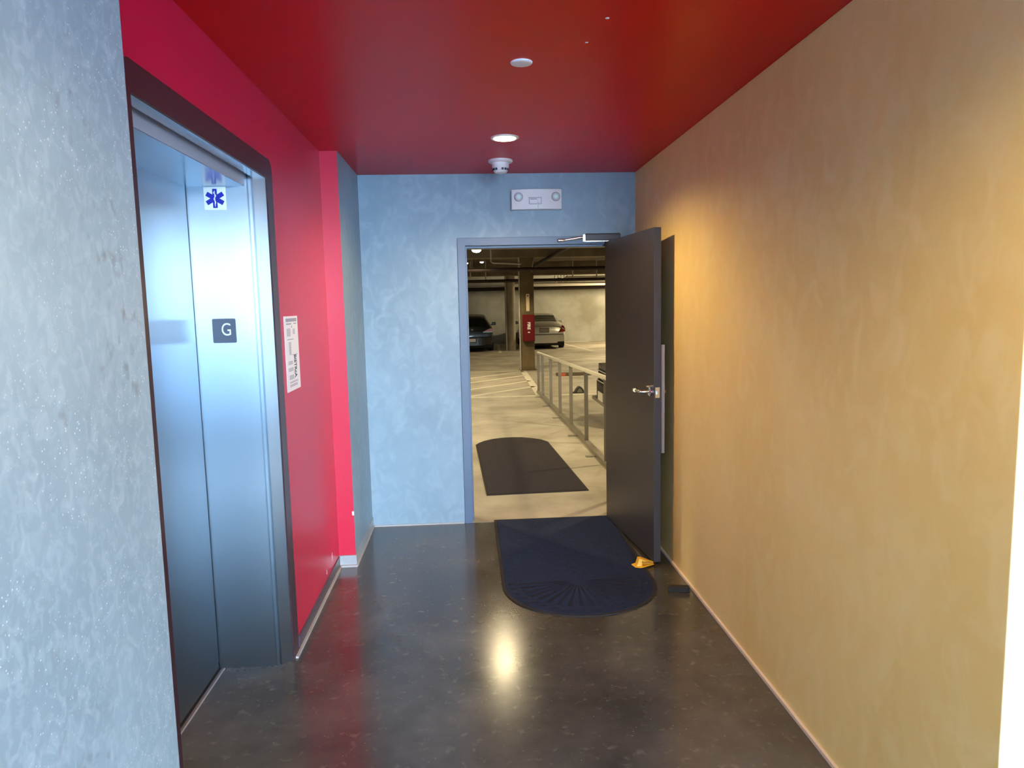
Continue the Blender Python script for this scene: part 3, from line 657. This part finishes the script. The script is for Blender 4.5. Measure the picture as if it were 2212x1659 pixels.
# ------------------------------------------------------------------ railing
ra = thing('railing', 'low galvanised metal railing running from the doorway into the garage', 'railing', (1.3, 9, 0))
def rx(y): return 1.262 + (12.95-y)*0.0165
def rz(y): return 0.735 + (12.95-y)*0.0245
ys = [12.95-0.2*i for i in range(0, 37)]
MB().tube([(rx(y), y, rz(y)) for y in ys], 0.024, n=10).build('top_rail', RAILT, ra, smooth=True)
br = MB()
a, bq = (rx(13.0), 13.0), (rx(5.75), 5.75)
br.add([(a[0]-0.03,a[1],0.0),(a[0]+0.03,a[1],0.0),(bq[0]+0.03,bq[1],0.0),(bq[0]-0.03,bq[1],0.0),(a[0]-0.03,a[1],0.035),(a[0]+0.03,a[1],0.035),(bq[0]+0.03,bq[1],0.035),(bq[0]-0.03,bq[1],0.035)],
       [(0,3,2,1),(4,5,6,7),(0,1,5,4),(1,2,6,5),(2,3,7,6),(3,0,4,7)])
br.build('bottom_rail', RAILM, ra)
for y in (12.93,12.28,11.2,10.2,9.2,8.1,7.0,5.9):
    MB().box(rx(y)-0.022, rx(y)+0.022, y-0.01, y+0.01, 0.03, rz(y)-0.005).build('post', RAILM, ra)
for y in (12.3,11.2,10.0,8.6,7.4):
    MB().box(rx(y)-0.14, rx(y)-0.02, y-0.05, y+0.02, 0.0, 0.008).build('foot_plate', RAILM, ra)

# ------------------------------------------------------------------ cars
def lerp(a, b, t): return [x+(y-x)*t for x, y in zip(a, b)]
GLASS = mat('car_glass', (0.015,0.02,0.018), rough=0.12, spec=0.7)
TYRE = mat('tyre', (0.008,0.008,0.008), rough=0.8)
RIM = mat('wheel_rim', (0.4,0.4,0.4), rough=0.35, metal=0.8)
TAIL = mat('tail_lamp', (0.22,0.012,0.01), rough=0.2)
TAILP = mat('tail_lamp_pink', (0.5,0.16,0.15), rough=0.25)
LAMPC = mat('clear_lamp', (0.55,0.55,0.5), rough=0.15, spec=0.8)
UNDER = mat('underbody', (0.006,0.006,0.006), rough=0.9)
PLATE = mat('licence_plate', (0.22,0.20,0.16), rough=0.5); PLATEW = mat('licence_plate_white', (0.75,0.72,0.66), rough=0.5)
SEDAN = [(0.00,.40,.70,.74,.76,.66),(0.05,.32,.86,.93,.82,.66),(0.20,.27,.93,1.035,.86,.68),(0.80,.24,.95,1.07,.87,.66),(1.40,.22,.96,1.37,.88,.56),
         (1.95,.22,.95,1.425,.88,.57),(2.6,.22,.93,1.41,.88,.57),(3.35,.22,.92,1.03,.88,.66),(3.95,.24,.86,.94,.86,.64),(4.4,.28,.72,.82,.82,.62),(4.6,.36,.52,.60,.74,.55)]
HATCH = [(0.00,.42,.74,.78,.80,.68),(0.05,.32,.90,.96,.85,.66),(0.30,.27,.95,1.33,.87,.56),(0.75,.24,.96,1.42,.88,.57),(1.4,.22,.96,1.45,.88,.58),
         (1.95,.22,.95,1.46,.88,.58),(2.5,.22,.93,1.42,.88,.58),(3.2,.22,.92,1.05,.88,.66),(3.7,.24,.86,.96,.86,.64),(4.05,.28,.72,.82,.82,.62),(4.2,.36,.52,.60,.74,.55)]
def section(s):
    y, zb, bl, rf, w, wr = s
    h = [(0,zb),(.55*w,zb),(.9*w,zb+.01),(w,zb+.10),(w*1.0,zb+(bl-zb)*.45),(w*.995,zb+(bl-zb)*.75),(w*.96,bl),(w*.96+(wr-w*.96)*.5,bl+(rf-.05-bl)*.55),(wr+.01,rf-.055),(wr*.93,rf-.018),(wr*.6,rf),(0,rf+.008)]
    full = [(x, z) for x, z in h] + [(-x, z) for x, z in h[-2:0:-1]]
    return [(x, y, z) for x, z in full]
def car(prof, paint, loc, yaw, scale, label, rear_win, side_win, wind, tail, plate, sedan=True, bright=None):
    t = thing('parked_car', label, 'car', (0,0,0))
    # denser stations
    st = []
    for a, b_ in zip(prof[:-1], prof[1:]):
        for k in range(4): st.append(lerp(a, b_, k/4))
    st.append(list(prof[-1]))
    # smooth slightly
    for _ in range(2):
        s2 = [st[0]]
        for i in range(1, len(st)-1):
            s2.append([st[i][0]] + [(st[i-1][j]+2*st[i][j]+st[i+1][j])/4 for j in range(1, 6)])
        st = s2 + [st[-1]]
    secs = [section(s) for s in st]; n_ = len(secs[0])
    M = Matrix.Translation(loc) @ Matrix.Rotation(yaw, 4, 'Z') @ Matrix.Scale(scale, 4)
    vs = [M @ Vector(p) for sc in secs for p in sc]
    groups = {'body': [], 'rear_window': [], 'side_window': [], 'side_window_b': [], 'windscreen': []}
    for i in range(len(secs)-1):
        ym = (secs[i][0][1] + secs[i+1][0][1])/2
        for k in range(n_):
            fc = (i*n_+k, i*n_+(k+1) % n_, (i+1)*n_+(k+1) % n_, (i+1)*n_+k)
            key = 'body'
            kk = k if k < 11 else (21-k)
            if kk in (9, 10) and rear_win[0] < ym < rear_win[1]: key = 'rear_window'
            elif kk in (9, 10) and wind[0] < ym < wind[1]: key = 'windscreen'
            elif kk in (6, 7) and side_win[0] < ym < side_win[1]: key = 'side_window' if k < 11 else 'side_window_b'
            groups[key].append(fc)
    groups['body'].append(tuple(range(n_))[::-1]); groups['body'].append(tuple(range((len(secs)-1)*n_, len(secs)*n_)))
    for key, fs in groups.items():
        q = MB(); q.v = [tuple(v) for v in vs]; q.f = fs; q.mi = [0]*len(fs)
        o = q.build('body_shell' if key == 'body' else key.replace('_b', '') if key == 'side_window_b' else key, paint if key == 'body' else GLASS, t, smooth=True)
        bm = bmesh.new(); bm.from_mesh(o.data); bmesh.ops.delete(bm, geom=[v for v in bm.verts if not v.link_faces], context='VERTS'); bm.to_mesh(o.data); bm.free()
    Lc = prof[-1][0]
    def P(mb): mb.v = [tuple(M @ Vector(v)) for v in mb.v]; return mb
    # bumpers
    bump = []
    for k in range(13):
        u = -1+2*k/12; bump.append((0.83*u, 0.02-0.11*(1-abs(u)**3)))
    poly = bump + [(0.83,0.30),(-0.83,0.30)]
    P(MB().prism(poly, 'z', .24, .58)).build('rear_bumper', paint, t, bevel=0.02*scale, smooth=False)
    poly = [(x, Lc - y) for x, y in poly]
    P(MB().prism(poly, 'z', .22, .52)).build('front_bumper', paint, t, bevel=0.02*scale)
    P(MB().box(-.7,.7,.1,Lc-.15,.14,.30)).build('underbody', UNDER, t)
    P(MB().box(-.80,.80,-.06,.12,.17,.30)).build('shaded_valance', UNDER, t)  # flat black valance; shadow under the bumper is put into its colour
    for s in (-1, 1):
        for yy in (0.85, Lc-0.85):
            q = MB(); q.lathe([(0.32,-0.1),(0.33,-0.07),(0.33,0.07),(0.32,0.1)], (s*0.78,yy,0.33), n=24, axis='x'); wq = P(q).build('wheel', TYRE, t, smooth=True)
            q = MB(); q.lathe([(0.2,-0.105),(0.2,0.105)], (s*0.78,yy,0.33), n=18, axis='x'); P(q).build('rim', RIM, wq)
        # tail lamps
        if sedan:
            q = MB(); q.prism([(s*.56,.66),(s*.85,.70),(s*.865,.80),(s*.80,.93),(s*.73,.96),(s*.68,.84)], 'y', -.012, .10)
            tl = P(q).build('tail_lamp', TAIL, t, bevel=0.008)
            q = MB(); q.prism([(s*.70,.84),(s*.85,.76),(s*.852,.79),(s*.72,.865)], 'y', -.018, .05); P(q).build('lamp_lens', LAMPC, tl)
        else:
            q = MB(); q.prism([(s*.46,.78),(s*.83,.78),(s*.845,.86),(s*.78,.93),(s*.62,.87)], 'y', -.012, .10)
            tl = P(q).build('tail_lamp', TAILP, t, bevel=0.008)
            q = MB(); q.prism([(s*.46,.765),(s*.84,.765),(s*.84,.79),(s*.46,.785)], 'y', -.018, .05); P(q).build('lamp_lens', LAMPC, tl)
        q = MB(); q.prism([(s*.52,.60),(s*.80,.62),(s*.80,.74),(s*.60,.72)], 'y', Lc-.16, Lc-.015); P(q).build('headlamp', mat('smoked_headlamp', (0.10,0.09,0.08), rough=0.2), t, bevel=0.01)
        # door mirror
        q = MB(); q.box(s*.90-.0 if s > 0 else -1.08, 1.08 if s > 0 else -.90, 2.75, 2.87, .96, 1.09); P(q).build('door_mirror', paint, t, bevel=0.025*scale)
        q = MB(); q.tube([(s*.82,2.82,.97),(s*.93,2.82,1.0)], 0.02, n=8); P(q).build('mirror_stalk', paint, t)
    zp = plate
    P(MB().box(-.17,.17,-.10 if zp < .55 else -.02,-.0,zp,zp+.13)).build('licence_plate', PLATEW if bright else PLATE, t)
    P(MB().box(-.20,.20,-.09 if zp < .55 else -.012,-.0,zp-.03,zp+.16)).build('plate_recess', UNDER if bright else mat('plate_shadow', (0.12,0.11,0.09), rough=0.6), t)  # raised dark panel; shade around the plate put into its colour
    # trunk seam line
    P(MB().box(-.78,.78,-.03,.06,.592,.604)).build('boot_seam', UNDER, t)
    # grille (front)
    g = MB()
    for k in range(5): g.box(-.40,.40,Lc+.06,Lc+.075,.47+.05*k,.485+.05*k)
    P(MB().box(-.42,.42,Lc-.1,Lc+.06,.45,.70)).build('grille_back', UNDER, t, bevel=0.02)
    P(g).build('grille', CHROME, t)
    P(MB().box(-.17,.17,Lc+.10,Lc+.112,.28,.40)).build('front_plate', PLATEW, t)
    P(MB().box(-.7,.7,Lc-.05,Lc+.105,.22,.27)).build('front_lip', RAILM, t, bevel=0.01)
    return t
SILV = mat('silver_car_paint', (0.50,0.49,0.45), rough=0.28, metal=0.55, coat=0.5)
DKP = mat('dark_car_paint', (0.006,0.007,0.008), rough=0.28, coat=0.3)
BKP = mat('black_car_paint', (0.006,0.004,0.004), rough=0.5, spec=0.25, coat=0.05)
car(SEDAN, SILV, (2.70,25.25,0), math.radians(-1), 0.88, 'silver saloon car parked against back wall right of the columns', (0.78,1.40), (1.1,3.1), (2.7,3.4), None, 0.70)
car(HATCH, DKP, (0.10,24.6,0), 0, 0.88, 'black hatchback parked against back wall left of the round column', (0.06,0.30), (0.6,3.0), (2.5,3.2), None, 0.40, sedan=False, bright=True)
yaw = math.radians(90)
Mx = Matrix.Rotation(yaw, 4, 'Z')
car(SEDAN, BKP, (6.50, 9.62, 0), yaw, 1.0, 'black car with chrome grille nosing up to the railing on the right', (0.78,1.40), (1.1,3.1), (2.7,3.4), None, 0.70)
